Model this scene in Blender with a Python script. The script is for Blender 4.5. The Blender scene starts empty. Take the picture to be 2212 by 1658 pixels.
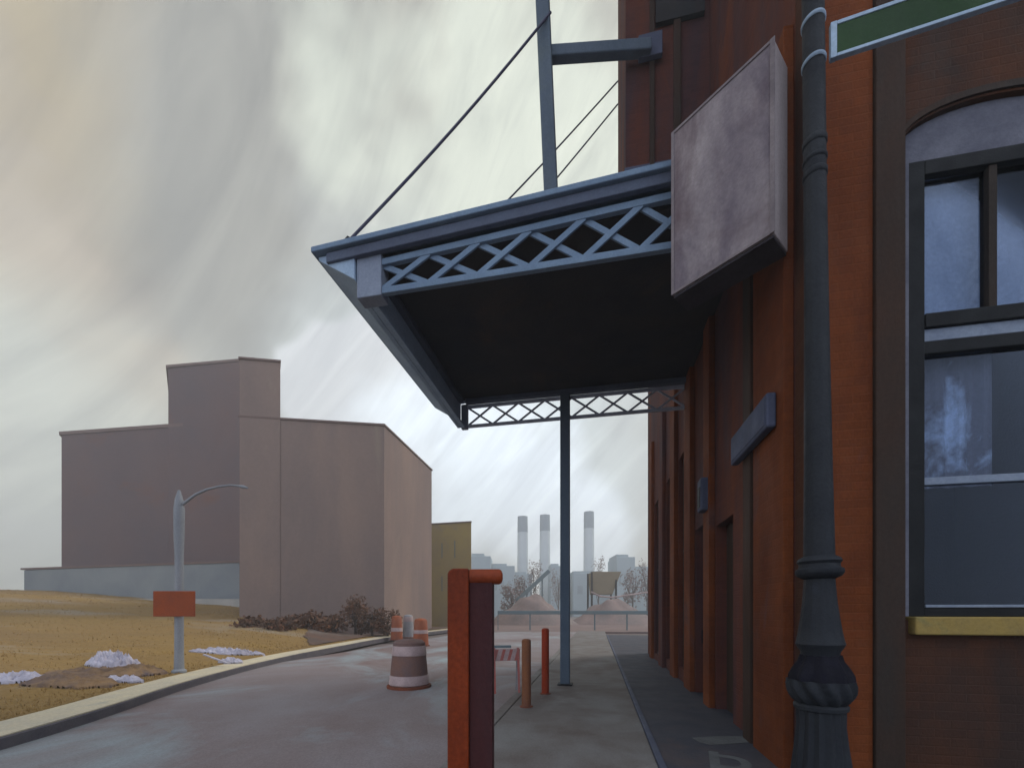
import bpy, bmesh, math, random
from mathutils import Vector, Matrix, noise as mnoise
random.seed(7)
PI = math.pi
sc = bpy.context.scene
col = sc.collection

# ---------------------------------------------------------------- camera
cam = bpy.data.cameras.new('camera'); camo = bpy.data.objects.new('camera', cam); col.objects.link(camo)
camo.location = (0, 0, 1.6); camo.rotation_euler = (PI/2, 0, 0)
cam.sensor_width = 36; cam.lens = 430/1024*36; cam.shift_y = 0.2222
cam.clip_start = 0.05; cam.clip_end = 3000
sc.camera = camo
sc.view_settings.view_transform = 'Standard'; sc.view_settings.look = 'None'
sc.view_settings.exposure = 0.5; sc.view_settings.gamma = 1
SUN_EL, SUN_AZ = math.radians(42), math.radians(62)      # ahead and a little right, behind cloud

# ---------------------------------------------------------------- sky
w = bpy.data.worlds.new('World'); sc.world = w; w.use_nodes = True
nt = w.node_tree; N = nt.nodes; L = nt.links; N.clear()
def nn(t, **k):
    n = N.new(t)
    for a, b in k.items(): setattr(n, a, b)
    return n
out = nn('ShaderNodeOutputWorld'); mix = nn('ShaderNodeMixShader'); mix.inputs[0].default_value = 0.9
sky = nn('ShaderNodeTexSky', sky_type='NISHITA', sun_disc=False); sky.sun_elevation = SUN_EL; sky.sun_rotation = SUN_AZ
bg1 = nn('ShaderNodeBackground'); bg1.inputs[1].default_value = 0.08; L.new(sky.outputs[0], bg1.inputs[0])
bg2 = nn('ShaderNodeBackground'); bg2.inputs[1].default_value = 1.0
L.new(bg1.outputs[0], mix.inputs[1]); L.new(bg2.outputs[0], mix.inputs[2]); L.new(mix.outputs[0], out.inputs[0])
tc = nn('ShaderNodeTexCoord')
def dotramp(d, lo, hi, wob=0.0, src=None):
    v = Vector(d).normalized()
    m = nn('ShaderNodeVectorMath', operation='DOT_PRODUCT'); L.new((src or tc.outputs['Generated']), m.inputs[0]); m.inputs[1].default_value = v
    r = nn('ShaderNodeMapRange', interpolation_type='SMOOTHSTEP'); r.inputs[1].default_value = lo; r.inputs[2].default_value = hi
    L.new(m.outputs['Value'], r.inputs[0]); return r.outputs[0]
def cmix(f, a, b):
    m = nn('ShaderNodeMix', data_type='RGBA')
    if hasattr(f, 'links'): L.new(f, m.inputs[0])
    else: m.inputs[0].default_value = f
    for i, c in ((6, a), (7, b)):
        if hasattr(c, 'links'): L.new(c, m.inputs[i])
        else: m.inputs[i].default_value = (*c, 1)
    return m.outputs[2]
def wnoise(rot, scale, nscale, detail, lo, hi, dist=0.0, vec=None):
    m0 = nn('ShaderNodeMapping'); m0.inputs['Rotation'].default_value = rot; L.new(vec or tc.outputs['Generated'], m0.inputs[0])
    mp = nn('ShaderNodeMapping'); mp.inputs['Scale'].default_value = scale; L.new(m0.outputs[0], mp.inputs[0])
    n = nn('ShaderNodeTexNoise'); n.inputs['Scale'].default_value = nscale; n.inputs['Detail'].default_value = detail; n.inputs['Roughness'].default_value = 0.6
    n.inputs['Distortion'].default_value = dist
    L.new(mp.outputs[0], n.inputs['Vector'])
    r = nn('ShaderNodeMapRange'); r.inputs[1].default_value = lo; r.inputs[2].default_value = hi; L.new(n.outputs['Fac'], r.inputs[0])
    return r.outputs[0]
# warp the direction so that the cloud edges are ragged
wn = nn('ShaderNodeTexNoise'); wn.inputs['Scale'].default_value = 2.4; wn.inputs['Detail'].default_value = 4
L.new(tc.outputs['Generated'], wn.inputs['Vector'])
ws = nn('ShaderNodeVectorMath', operation='MULTIPLY_ADD'); L.new(wn.outputs['Color'], ws.inputs[0]); ws.inputs[1].default_value = (.24, .24, .24); L.new(tc.outputs['Generated'], ws.inputs[2])
wo = nn('ShaderNodeVectorMath', operation='SUBTRACT'); L.new(ws.outputs[0], wo.inputs[0]); wo.inputs[1].default_value = (.12, .12, .12)
W = wo.outputs[0]
c = cmix(wnoise((0, 0.85, 0), (.45, 1.5, 3.0), 1.7, 7, .36, .64, vec=W), (.29, .268, .238), (.40, .385, .345))   # grey cloud in long slanting streaks
c = cmix(dotramp((-1.35, 1, 0.85), .86, .995, src=W), c, (.45, .40, .325))                   # warm bank on the left
c = cmix(dotramp((-.80, 1, 1.1), .95, 1.0, src=W), c, (.28, .25, .22))               # dark cloud high up
c = cmix(dotramp((-1.35, 1, 1.4), .955, .998, src=W), c, (.43, .37, .25))
c = cmix(dotramp((-.45, 1, .85), .935, .998, src=W), c, (.31, .31, .285))
c = cmix(dotramp((-1.25, 1, .15), .90, .995, src=W), c, (.56, .585, .53))
c = cmix(dotramp((.05, 1, .45), .865, .985, src=W), c, (.60, .66, .67))                   # bright break behind the canopy
c = cmix(dotramp((.07, 1, 1.0), .955, .995, src=W), c, (.62, .66, .58))
c = cmix(dotramp((-.15, 1, .42), .985, 1.0, src=W), c, (.64, .67, .70))
c = cmix(dotramp((.0, 1, .18), .95, .998, src=W), c, (.88, .98, 1.08))
st = wnoise((0, 0.85, 0), (.7, 2.5, 8.0), 3.2, 8, .32, .68, 0.5)
mu = nn('ShaderNodeMix', data_type='RGBA', blend_type='MULTIPLY'); mu.inputs[0].default_value = 1
L.new(c, mu.inputs[6]); L.new(cmix(st, (.845, .84, .835), (1.13, 1.12, 1.09)), mu.inputs[7])
# unseen sky behind and above the viewer, brightened to light ground and facing surfaces
c2 = cmix(dotramp((0, -1, 0.35), -.12, .7), mu.outputs[2], (.80, .87, 1.02))
c2 = cmix(dotramp((0, -.25, 1), .87, .99), c2, (.80, .84, .90))
L.new(c2, bg2.inputs[0])

sl = bpy.data.lights.new('sun', 'SUN'); so = bpy.data.objects.new('sun', sl); col.objects.link(so)
sl.energy = 1.7; sl.angle = math.radians(20); sl.color = (1, .95, .88)
sd = Vector((math.sin(SUN_AZ)*math.cos(SUN_EL), math.cos(SUN_AZ)*math.cos(SUN_EL), math.sin(SUN_EL)))
so.rotation_euler = sd.to_track_quat('Z', 'Y').to_euler()

# ---------------------------------------------------------------- helpers
K = 0.463/430                       # metres sideways per picture unit and metre of depth
def at(px, d, z=0.0): return Vector(((px-1106)*K*d, d, z))
def hz(py, d): return 1.6 + (1320-py)*K*d

class MB:
    def __init__(s): s.v = []; s.f = []
    def add(s, vs, fs):
        n = len(s.v); s.v += [tuple(v) for v in vs]; s.f += [tuple(i+n for i in f) for f in fs]; return s
    def box(s, x0, x1, y0, y1, z0, z1):
        return s.add([(x0,y0,z0),(x1,y0,z0),(x1,y1,z0),(x0,y1,z0),(x0,y0,z1),(x1,y0,z1),(x1,y1,z1),(x0,y1,z1)],
                     [(0,3,2,1),(4,5,6,7),(0,1,5,4),(1,2,6,5),(2,3,7,6),(3,0,4,7)])
    def prism(s, poly, z0, z1):
        n = len(poly); z1s = z1 if isinstance(z1, (list, tuple)) else [z1]*n; z0s = z0 if isinstance(z0, (list, tuple)) else [z0]*n
        a = sum(poly[i][0]*poly[(i+1)%n][1]-poly[(i+1)%n][0]*poly[i][1] for i in range(n))
        if a < 0: poly = poly[::-1]; z1s = z1s[::-1]; z0s = z0s[::-1]
        vs = [(p[0],p[1],z) for p, z in zip(poly, z0s)]+[(p[0],p[1],z) for p, z in zip(poly, z1s)]
        return s.add(vs, [tuple(range(n-1,-1,-1)), tuple(range(n,2*n))]+[(i,(i+1)%n,n+(i+1)%n,n+i) for i in range(n)])
    def xzpoly(s, poly, y0, y1):      # polygon in x,z extruded along y
        n = len(poly)
        a = sum(poly[i][0]*poly[(i+1)%n][1]-poly[(i+1)%n][0]*poly[i][1] for i in range(n))
        if a < 0: poly = poly[::-1]
        vs = [(p[0],y0,p[1]) for p in poly]+[(p[0],y1,p[1]) for p in poly]
        return s.add(vs, [tuple(range(n)), tuple(range(2*n-1,n-1,-1))]+[(i,n+i,n+(i+1)%n,(i+1)%n) for i in range(n)])
    def bar(s, p0, p1, w, h, up=(0,0,1)):
        p0 = Vector(p0); p1 = Vector(p1); d = (p1-p0).normalized(); up = Vector(up)
        if abs(d.dot(up)) > .98: up = Vector((0,1,0))
        r = d.cross(up).normalized(); u = r.cross(d)
        vs = [p+r*(a*w/2)+u*(b*h/2) for p in (p0,p1) for a, b in ((-1,-1),(1,-1),(1,1),(-1,1))]
        return s.add(vs, [(3,2,1,0),(4,5,6,7),(0,1,5,4),(1,2,6,5),(2,3,7,6),(3,0,4,7)])
    def tube(s, pts, r, seg=10, cap=True):
        pts = [Vector(p) for p in pts]; rs = r if isinstance(r, (list, tuple)) else [r]*len(pts)
        n0 = len(s.v); prev = None
        for i, p in enumerate(pts):
            d = (pts[min(i+1,len(pts)-1)]-pts[max(i-1,0)]).normalized()
            if prev is None:
                a = Vector((0,0,1)) if abs(d.z) < .9 else Vector((1,0,0)); prev = d.cross(a).normalized()
            prev = (prev-d*prev.dot(d)).normalized(); b = d.cross(prev)
            for k in range(seg):
                t = 2*PI*k/seg; s.v.append(tuple(p+(prev*math.cos(t)+b*math.sin(t))*rs[i]))
        for i in range(len(pts)-1):
            for k in range(seg):
                s.f.append((n0+i*seg+k, n0+i*seg+(k+1)%seg, n0+(i+1)*seg+(k+1)%seg, n0+(i+1)*seg+k))
        if cap:
            s.f.append(tuple(n0+k for k in range(seg-1,-1,-1))); m = n0+(len(pts)-1)*seg; s.f.append(tuple(m+k for k in range(seg)))
        return s
    def lathe(s, prof, seg=28, cx=0, cy=0, rf=None, cap=True):
        n0 = len(s.v)
        for (r, z) in prof:
            for k in range(seg):
                t = 2*PI*k/seg; q = r*(rf(t, z) if rf else 1); s.v.append((cx+q*math.cos(t), cy+q*math.sin(t), z))
        for i in range(len(prof)-1):
            for k in range(seg): s.f.append((n0+i*seg+k, n0+i*seg+(k+1)%seg, n0+(i+1)*seg+(k+1)%seg, n0+(i+1)*seg+k))
        if cap:
            s.f.append(tuple(n0+k for k in range(seg-1,-1,-1))); m = n0+(len(prof)-1)*seg; s.f.append(tuple(m+k for k in range(seg)))
        return s
    def build(s, name, mat, parent=None, bevel=0.0, smooth=False, seg=2):
        me = bpy.data.meshes.new(name); me.from_pydata(s.v, [], s.f); me.validate(); me.update()
        o = bpy.data.objects.new(name, me); col.objects.link(o); me.materials.append(mat)
        if parent: o.parent = parent
        if smooth:
            for p in me.polygons: p.use_smooth = True
            if hasattr(me, 'set_sharp_from_angle'): me.set_sharp_from_angle(angle=math.radians(40))
        if bevel:
            b = o.modifiers.new('bevel', 'BEVEL'); b.width = bevel; b.segments = seg; b.limit_method = 'ANGLE'; b.angle_limit = math.radians(40)
        return o
def tag(o, label=None, cat=None, group=None, kind=None):
    if label: o['label'] = label
    if cat: o['category'] = cat
    if group: o['group'] = group
    if kind: o['kind'] = kind
    return o
def empty(name, loc=(0,0,0), rz=0, **k):
    o = bpy.data.objects.new(name, None); col.objects.link(o); o.location = loc; o.rotation_euler = (0,0,rz); o.empty_display_size = .3
    return tag(o, **k)
def copy_tree(o, parent=None):
    c = o.copy(); col.objects.link(c); c.parent = parent
    for ch in list(o.children): copy_tree(ch, c)
    return c

# ---------------------------------------------------------------- materials
def mat(name, c1, c2=None, c3=None, scale=1.0, stretch=(1,1,1), rough=.8, bump=.15, bscale=40, lo=.35, hi=.65, spec=.14, metal=0, fine=.12, brick=None, coords='Object', rot=(0,0,0), f3=(.58,.75), transm=0):
    m = bpy.data.materials.new(name); m.use_nodes = True; t = m.node_tree; n = t.nodes; l = t.links
    bs = n['Principled BSDF']; tcn = n.new('ShaderNodeTexCoord'); mp = n.new('ShaderNodeMapping'); mp.inputs['Scale'].default_value = stretch; mp.inputs['Rotation'].default_value = rot
    l.new(tcn.outputs[coords], mp.inputs[0])
    def noi(s, det, vec, ro=.6, di=0):
        q = n.new('ShaderNodeTexNoise'); q.inputs['Scale'].default_value = s; q.inputs['Detail'].default_value = det; q.inputs['Roughness'].default_value = ro; q.inputs['Distortion'].default_value = di
        l.new(vec, q.inputs['Vector']); return q.outputs['Fac']
    def rng(f, a, b, c=0, d=1):
        r = n.new('ShaderNodeMapRange'); l.new(f, r.inputs[0])
        for i, x in zip((1,2,3,4), (a,b,c,d)): r.inputs[i].default_value = x
        return r.outputs[0]
    def mx(f, a, b, bt='MIX'):
        q = n.new('ShaderNodeMix'); q.data_type = 'RGBA'; q.blend_type = bt
        if hasattr(f, 'links'): l.new(f, q.inputs[0])
        else: q.inputs[0].default_value = f
        for i, x in ((6,a),(7,b)):
            if hasattr(x, 'links'): l.new(x, q.inputs[i])
            else: q.inputs[i].default_value = (*x, 1)
        return q.outputs[2]
    c2 = c2 or tuple(x*.8 for x in c1)
    cc = mx(rng(noi(scale, 6, mp.outputs[0], .62, .4), lo, hi), c1, c2)
    if c3: cc = mx(rng(noi(scale*.6+.13, 5, mp.outputs[0], .65, .8), *f3), cc, c3)
    hgt = noi(bscale, 5, mp.outputs[0] if stretch != (1,1,1) else tcn.outputs[coords])
    fi = rng(noi(bscale*.8, 4, tcn.outputs[coords], .7), .3, .7, 1-fine, 1+fine)
    cc = mx(1.0, cc, fi, 'MULTIPLY')
    if brick:
        sx = n.new('ShaderNodeSeparateXYZ'); l.new(tcn.outputs[coords], sx.inputs[0])
        ad = n.new('ShaderNodeMath'); l.new(sx.outputs[0], ad.inputs[0]); l.new(sx.outputs[1], ad.inputs[1])
        cb = n.new('ShaderNodeCombineXYZ'); l.new(ad.outputs[0], cb.inputs[0]); l.new(sx.outputs[2], cb.inputs[1])
        bt = n.new('ShaderNodeTexBrick'); l.new(cb.outputs[0], bt.inputs[0]); bt.inputs['Scale'].default_value = 1
        bt.inputs['Brick Width'].default_value = brick; bt.inputs['Row Height'].default_value = brick*.33; bt.inputs['Mortar Size'].default_value = brick*.035; bt.inputs['Mortar Smooth'].default_value = .6
        bt.inputs['Color1'].default_value = (1.22,1.16,1.1,1); bt.inputs['Color2'].default_value = (.74,.76,.8,1); bt.inputs['Mortar'].default_value = (1.0,1.05,1.1,1)
        cc = mx(.38, cc, bt.outputs['Color'], 'MULTIPLY')
        sub = n.new('ShaderNodeMath'); sub.operation = 'SUBTRACT'; l.new(hgt, sub.inputs[0]); l.new(bt.outputs['Fac'], sub.inputs[1]); hgt = sub.outputs[0]
    l.new(cc, bs.inputs['Base Color'])
    rr = rng(noi(scale*2.3, 4, mp.outputs[0]), .3, .7, max(.02, rough-.12), min(1, rough+.12)); l.new(rr, bs.inputs['Roughness'])
    bs.inputs['Specular IOR Level'].default_value = spec; bs.inputs['Metallic'].default_value = metal
    if bump:
        b = n.new('ShaderNodeBump'); b.inputs['Strength'].default_value = bump; b.inputs['Distance'].default_value = .02; l.new(hgt, b.inputs['Height']); l.new(b.outputs[0], bs.inputs['Normal'])
    return m
M = {}
M['brick'] = mat('brick_orange', (.172,.048,.014), (.105,.028,.010), (.10,.052,.048), scale=1.5, stretch=(1,1,.45), bump=.28, bscale=60, brick=.23, rough=.85)
M['brick_d'] = mat('brick_dark', (.085,.032,.015), (.042,.026,.021), (.038,.035,.032), scale=1.1, stretch=(1,1,.5), bump=.28, bscale=60, brick=.23, rough=.85)
M['brick_m'] = mat('brick_maroon', (.125,.036,.018), (.060,.034,.040), (.19,.052,.014), scale=1.1, stretch=(1,1,.22), bump=.28, bscale=60, brick=.23, rough=.9)
M['pil'] = mat('pilaster_brown', (.034,.028,.024), (.055,.028,.018), (.030,.032,.030), scale=1.1, stretch=(1,1,.3), bump=.3, rough=.75)
M['frame'] = mat('frame_black', (.013,.015,.017), (.009,.010,.012), scale=3, rough=.6, bump=.12, bscale=70, spec=.15)
M['stone'] = mat('stone_grey_violet', (.17,.175,.215), (.115,.12,.155), scale=2.2, rough=.85, bump=.3)
M['sill'] = mat('sill_ochre', (.36,.25,.07), (.26,.19,.07), (.17,.17,.08), scale=2.5, rough=.7)
M['blind'] = mat('blind_blue', (.40,.48,.62), (.25,.32,.44), (.62,.70,.82), scale=1.6, stretch=(1,1,.7), rough=.9, rot=(0,.6,0))
M['curtain'] = mat('curtain_blue', (.52,.64,.82), (.16,.165,.20), (.17,.155,.16), scale=2.3, stretch=(1,1,.6), rough=.9, lo=.38, hi=.52)
M['room'] = mat('room_dark', (.012,.014,.022), (.008,.010,.015), scale=1, rough=.9)
M['brassrail'] = mat('rail_pale', (.25,.30,.38), (.18,.22,.3), scale=3, rough=.5)
M['iron'] = mat('cast_iron', (.026,.030,.036), (.018,.021,.027), (.036,.042,.056), scale=3, rough=.65, bump=.3, bscale=55, spec=.18)
M['iron_hi'] = mat('iron_band', (.34,.44,.56), (.24,.32,.42), scale=5, rough=.45, bump=.15)
M['iron_blk'] = mat('iron_black', (.006,.006,.009), (.012,.012,.02), scale=5, rough=.7, bump=.4, spec=.1)
M['green'] = mat('sign_green', (.024,.062,.020), (.018,.045,.018), scale=1.5, rough=.55, bump=.08)
M['signwhite'] = mat('sign_border', (.42,.54,.68), (.33,.44,.56), scale=6, rough=.5, bump=.1)
M['pink'] = mat('weathered_board', (.37,.325,.335), (.15,.125,.155), (.13,.09,.10), scale=.95, stretch=(1,1,.6), rough=.7, bump=.2, f3=(.5,.68), lo=.40, hi=.60)
M['pinkedge'] = mat('board_edge', (.50,.45,.46), (.38,.33,.34), scale=2, stretch=(1,1,.3), rough=.7)
M['darkedge'] = mat('board_under', (.06,.055,.065), (.04,.035,.045), scale=2)
M['blue'] = mat('steel_blue', (.185,.265,.37), (.14,.205,.30), (.215,.295,.39), scale=1.6, rough=.6, bump=.15, bscale=50)
M['blue_d'] = mat('steel_blue_dark', (.10,.125,.18), (.08,.095,.14), scale=1.6, rough=.65)
M['blue_far'] = mat('steel_pale', (.45,.50,.62), (.36,.41,.52), scale=1.6)  # steel blue lightened in colour because the rear truss is backlit
M['blue_side'] = mat('steel_side', (.36,.48,.62), (.28,.38,.52), scale=1.6)  # steel blue lightened in colour to offset shade under the left overhang
M['plate'] = mat('plate_lavender', (.24,.28,.36), (.19,.225,.30), scale=2.2, rough=.6)
M['bluegrey'] = mat('mast_grey', (.105,.14,.185), (.075,.105,.145), (.12,.155,.165), scale=1.6, stretch=(1,1,.25), rough=.6)
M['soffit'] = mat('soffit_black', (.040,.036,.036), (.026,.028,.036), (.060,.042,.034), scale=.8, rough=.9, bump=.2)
M['cable'] = mat('cable_indigo', (.05,.05,.10), (.08,.08,.12), scale=4, rough=.5)
M['doorred'] = mat('door_red', (.12,.028,.015), (.07,.022,.018), scale=1.5, stretch=(1,1,.3), rough=.7)
M['slate'] = mat('slate_blue', (.085,.10,.16), (.06,.07,.11), scale=2, rough=.7)
M['dark'] = mat('opening_dark', (.04,.036,.036), (.028,.03,.034), (.06,.04,.035), scale=1.2, stretch=(1,1,.3), rough=.8)
M['wallL'] = mat('render_dark_mauve', (.150,.094,.088), (.118,.086,.092), (.165,.078,.058), scale=.12, stretch=(1,1,1), rough=.9, bump=.15, bscale=6, fine=.05)
M['wallR'] = mat('render_mauve', (.28,.20,.165), (.195,.15,.14), (.31,.255,.19), scale=.22, stretch=(1,1,.3), rough=.9, bump=.15, bscale=6, fine=.05)
M['cope'] = mat('coping_brown', (.19,.13,.115), (.165,.115,.105), scale=.5, rough=.9)
M['shed'] = mat('shed_grey', (.25,.27,.275), (.19,.21,.23), scale=.25, stretch=(1,1,1), rough=.8, fine=.05)
M['pale'] = mat('pale_concrete', (.42,.40,.37), (.34,.33,.31), scale=.6, rough=.9)
M['yellow'] = mat('wall_yellow', (.34,.25,.085), (.26,.195,.10), (.24,.19,.14), scale=.22, rough=.9, fine=.05)
M['teal'] = mat('window_teal', (.12,.15,.14), (.15,.16,.13), scale=1)
M['farblue'] = mat('works_blue', (.36,.45,.49), (.28,.36,.42), scale=.06, rough=.9)  # distance haze partly put into this pale colour
M['stack'] = mat('stack_pale', (.62,.68,.70), (.50,.56,.60), scale=.1, rough=.9)  # chimney colour paled to add to the haze
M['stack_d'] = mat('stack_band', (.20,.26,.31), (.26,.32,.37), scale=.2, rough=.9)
M['road'] = mat('asphalt', (.235,.215,.225), (.175,.128,.122), (.27,.325,.35), scale=.26, stretch=(1,.7,1), rough=.75, bump=.3, bscale=45, f3=(.5,.7), fine=.16)
M['walk'] = mat('sidewalk_concrete', (.185,.182,.178), (.125,.105,.096), (.235,.235,.23), scale=1.0, rough=.85, bump=.25, bscale=50, fine=.14)
M['apron'] = mat('apron_slate', (.062,.060,.072), (.044,.049,.066), (.085,.066,.066), scale=.9, rough=.75, bump=.25, bscale=50, fine=.12)  # canopy shade on the pavement, put into a dark paving colour
M['apronedge'] = mat('apron_edge', (.070,.080,.115), (.07,.08,.12), scale=1.2, rough=.7)  # border of the canopy shade, put in as a bluish colour
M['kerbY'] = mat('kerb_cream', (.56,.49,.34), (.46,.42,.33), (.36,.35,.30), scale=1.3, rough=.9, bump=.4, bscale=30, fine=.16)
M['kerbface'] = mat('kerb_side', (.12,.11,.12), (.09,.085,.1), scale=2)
M['ground'] = mat('dirt', (.16,.13,.12), (.13,.11,.11), (.18,.15,.14), scale=.08, rough=.95)
M['field'] = mat('dry_grass_ground', (.25,.16,.052), (.195,.125,.052), (.25,.21,.16), scale=.22, stretch=(.45,1.4,1), rough=.95, bump=.5, bscale=14, fine=.18, rot=(0,0,.5), f3=(.55,.72))
M['verge'] = mat('verge_dirt', (.13,.075,.052), (.10,.075,.065), (.17,.15,.135), scale=.7, rough=.95, bump=.6, bscale=9)
M['straw'] = mat('straw', (.34,.225,.085), (.28,.18,.07), (.28,.24,.17), scale=.6, rough=.9, bump=0)
M['scrub'] = mat('scrub', (.115,.075,.055), (.15,.062,.03), (.09,.085,.08), scale=1.2, rough=.95, bump=0)
M['bark'] = mat('bark', (.10,.075,.065), (.07,.055,.05), scale=4)
M['fartree'] = mat('far_tree', (.22,.17,.17), (.26,.19,.165), (.18,.19,.20), scale=.35, rough=.95, bump=0)
M['red'] = mat('red_paint', (.20,.034,.009), (.125,.022,.008), (.15,.05,.022), scale=3.2, fine=.22, stretch=(1,1,.35), rough=.5, bump=.15)
M['redhi'] = mat('red_orange_paint', (.25,.05,.018), (.19,.036,.014), scale=2.5, rough=.5)
M['maroon'] = mat('maroon_panel', (.066,.017,.016), (.046,.020,.023), scale=1.3, stretch=(1,1,.4), rough=.65)  # shaded face of the red post, put into a darker red
M['bol1'] = mat('bollard_rust', (.22,.085,.035), (.13,.06,.045), scale=3, stretch=(1,1,.3), rough=.6)
M['bol2'] = mat('bollard_red', (.26,.030,.008), (.20,.035,.015), scale=3, stretch=(1,1,.4), rough=.5)
M['orange'] = mat('drum_orange', (.32,.085,.032), (.22,.08,.05), scale=2, rough=.6)
M['fadedorange'] = mat('drum_faded', (.20,.11,.085), (.15,.105,.105), scale=2, rough=.7)
M['band'] = mat('band_pale', (.46,.35,.34), (.34,.26,.26), scale=3, rough=.5)
M['drumgrey'] = mat('drum_grey', (.30,.29,.30), (.24,.24,.26), scale=3)
M['rubber'] = mat('rubber', (.20,.06,.03), (.12,.05,.035), scale=3)
M['signO'] = mat('sign_orange', (.30,.066,.020), (.23,.058,.026), scale=1.8, rough=.6)
M['pole'] = mat('pole_grey', (.27,.285,.31), (.22,.235,.26), scale=2, stretch=(1,1,.3), rough=.6)
M['sheet'] = mat('plastic_sheet', (.50,.49,.58), (.33,.31,.37), scale=2.2, rough=.55, bump=.4, bscale=12)
M['rubble'] = mat('rubble', (.13,.095,.085), (.25,.16,.085), (.09,.08,.10), scale=2.0, rough=.95, bump=.8, bscale=14)
M['gravel'] = mat('gravel_heap', (.25,.18,.165), (.17,.145,.14), (.30,.25,.23), scale=.3, rough=.95, bump=.6, bscale=4)
M['yard'] = mat('yard_dirt', (.20,.145,.13), (.155,.115,.115), (.25,.22,.22), scale=.25, rough=.95, bump=.5, bscale=8)
M['rail'] = mat('rail_steel', (.13,.19,.22), (.16,.20,.21), scale=1, rough=.6)
M['ochre'] = mat('hopper_ochre', (.30,.25,.17), (.24,.20,.14), scale=.3)
M['stripe'] = mat('barricade_red', (.40,.10,.08), (.33,.14,.13), scale=3)
M['mark'] = mat('worn_paint', (.115,.125,.13), (.09,.095,.10), scale=4, rough=.8)
# window glass: a thin clear pane with a real reflection
def glass(name, tint=(.9,.94,1)):
    m = bpy.data.materials.new(name); m.use_nodes = True; t = m.node_tree; n = t.nodes; l = t.links; n.clear()
    o = n.new('ShaderNodeOutputMaterial'); mi = n.new('ShaderNodeMixShader'); tr = n.new('ShaderNodeBsdfTransparent'); gl = n.new('ShaderNodeBsdfGlossy')
    tr.inputs[0].default_value = (*tint, 1); gl.inputs['Roughness'].default_value = .06; gl.inputs[0].default_value = (.40,.45,.53,1)
    fr = n.new('ShaderNodeFresnel'); fr.inputs[0].default_value = 1.36; no = n.new('ShaderNodeTexNoise'); no.inputs['Scale'].default_value = 2.5
    bu = n.new('ShaderNodeBump'); bu.inputs['Strength'].default_value = .015; bu.inputs['Distance'].default_value = .01; tcn = n.new('ShaderNodeTexCoord')
    l.new(tcn.outputs['Object'], no.inputs['Vector']); l.new(no.outputs['Fac'], bu.inputs['Height']); l.new(bu.outputs[0], gl.inputs['Normal'])
    l.new(fr.outputs[0], mi.inputs[0]); l.new(tr.outputs[0], mi.inputs[1]); l.new(gl.outputs[0], mi.inputs[2]); l.new(mi.outputs[0], o.inputs[0]); return m
M['glass'] = glass('window_glass')

# ---------------------------------------------------------------- street frame
TH = -math.atan(.198)
KO = Vector((2.71, 3.85, 0))
FR = Matrix.Translation(KO) @ Matrix.Rotation(TH, 4, 'Z')
def F(a, b, z=0): return FR @ Vector((a, b, z))        # a: right of the facade line, b: along the street
def Fpoly(pts): return [tuple(F(a, b))[:2] for a, b in pts]

# ---------------------------------------------------------------- ground
tag(MB().box(-330, 330, -60, 330, -1.0, -.30).build('ground', M['ground']), kind='structure')
tag(MB().prism(Fpoly([(-12.5,-14),(-3.5,-14),(-3.5,60),(-12.5,60)]), -.28, -.12).build('road', M['road']), kind='structure')
tag(MB().prism([(-20,37),(34,37),(44,95),(-30,95)], -.29, -.118).build('yard', M['yard']), kind='structure')
tag(MB().prism(Fpoly([(-3.33,-14),(-1.29,-14),(-1.29,32),(-3.33,32)]), -.28, 0).build('sidewalk', M['walk'], bevel=.01), kind='structure')
tag(MB().prism(Fpoly([(-3.50,-14),(-3.333,-14),(-3.333,32),(-3.50,32)]), -.28, .012).build('kerb', M['walk'], bevel=.015), kind='structure')
tag(MB().prism(Fpoly([(-1.21,-14),(9,-14),(9,26),(-1.21,26)]), -.28, .012).build('apron', M['apron']), kind='structure')  # dark strip stands for the canopy shade on the pavement
tag(MB().prism(Fpoly([(-1.287,-14),(-1.213,-14),(-1.213,26),(-1.287,26)]), -.28, .03).build('apron_edge_strip', M['apronedge'], bevel=.012), kind='structure')  # strip stands for the edge of that painted shade
# worn painted letter and bar on the paving coloured dark for shade
g = MB()
def flat(mb, pts, z=.016): mb.prism(pts, z-.001, z)
e = lambda px, d: tuple(at(px, d))[:2]
bar_ = MB(); flat(bar_, [e(1494,5.42), e(1560,5.5), e(1640,5.46), e(1648,5.3), e(1600,5.2), e(1535,5.12), e(1512,5.22)])
bar_.box(0,0.001,0,0.001,-.2,-.199)
tag(bar_.build('road_marking_bar', M['mark']), kind='structure')
lx = at(1527, 4.8).x
def rot_(p, c=math.cos(-.40), s_=math.sin(-.40)): x, y = p[0]-lx, p[1]-4.75; return (lx+x*c-y*s_, 4.75+x*s_+y*c)
flat(g, [rot_(p) for p in [(lx,4.92),(lx+.10,4.92),(lx+.10,3.9),(lx,3.9)]])
ring = []
for k in range(13):
    t = PI/2 - PI*k/12; ring.append((lx+.20+.20*math.cos(t), 4.60+.235*math.sin(t)))
for k in range(13):
    t = -PI/2 + PI*k/12; ring.append((lx+.20+.10*math.cos(t), 4.60+.135*math.sin(t)))
poly = [(lx+.1,4.835)]+ring[:13]+[(lx+.1,4.365),(lx+.1,4.465)]+ring[13:]+[(lx+.1,4.735)]
flat(g, [rot_(p) for p in poly])
tag(g.build('letter_marking', M['mark']), kind='structure')

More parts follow.
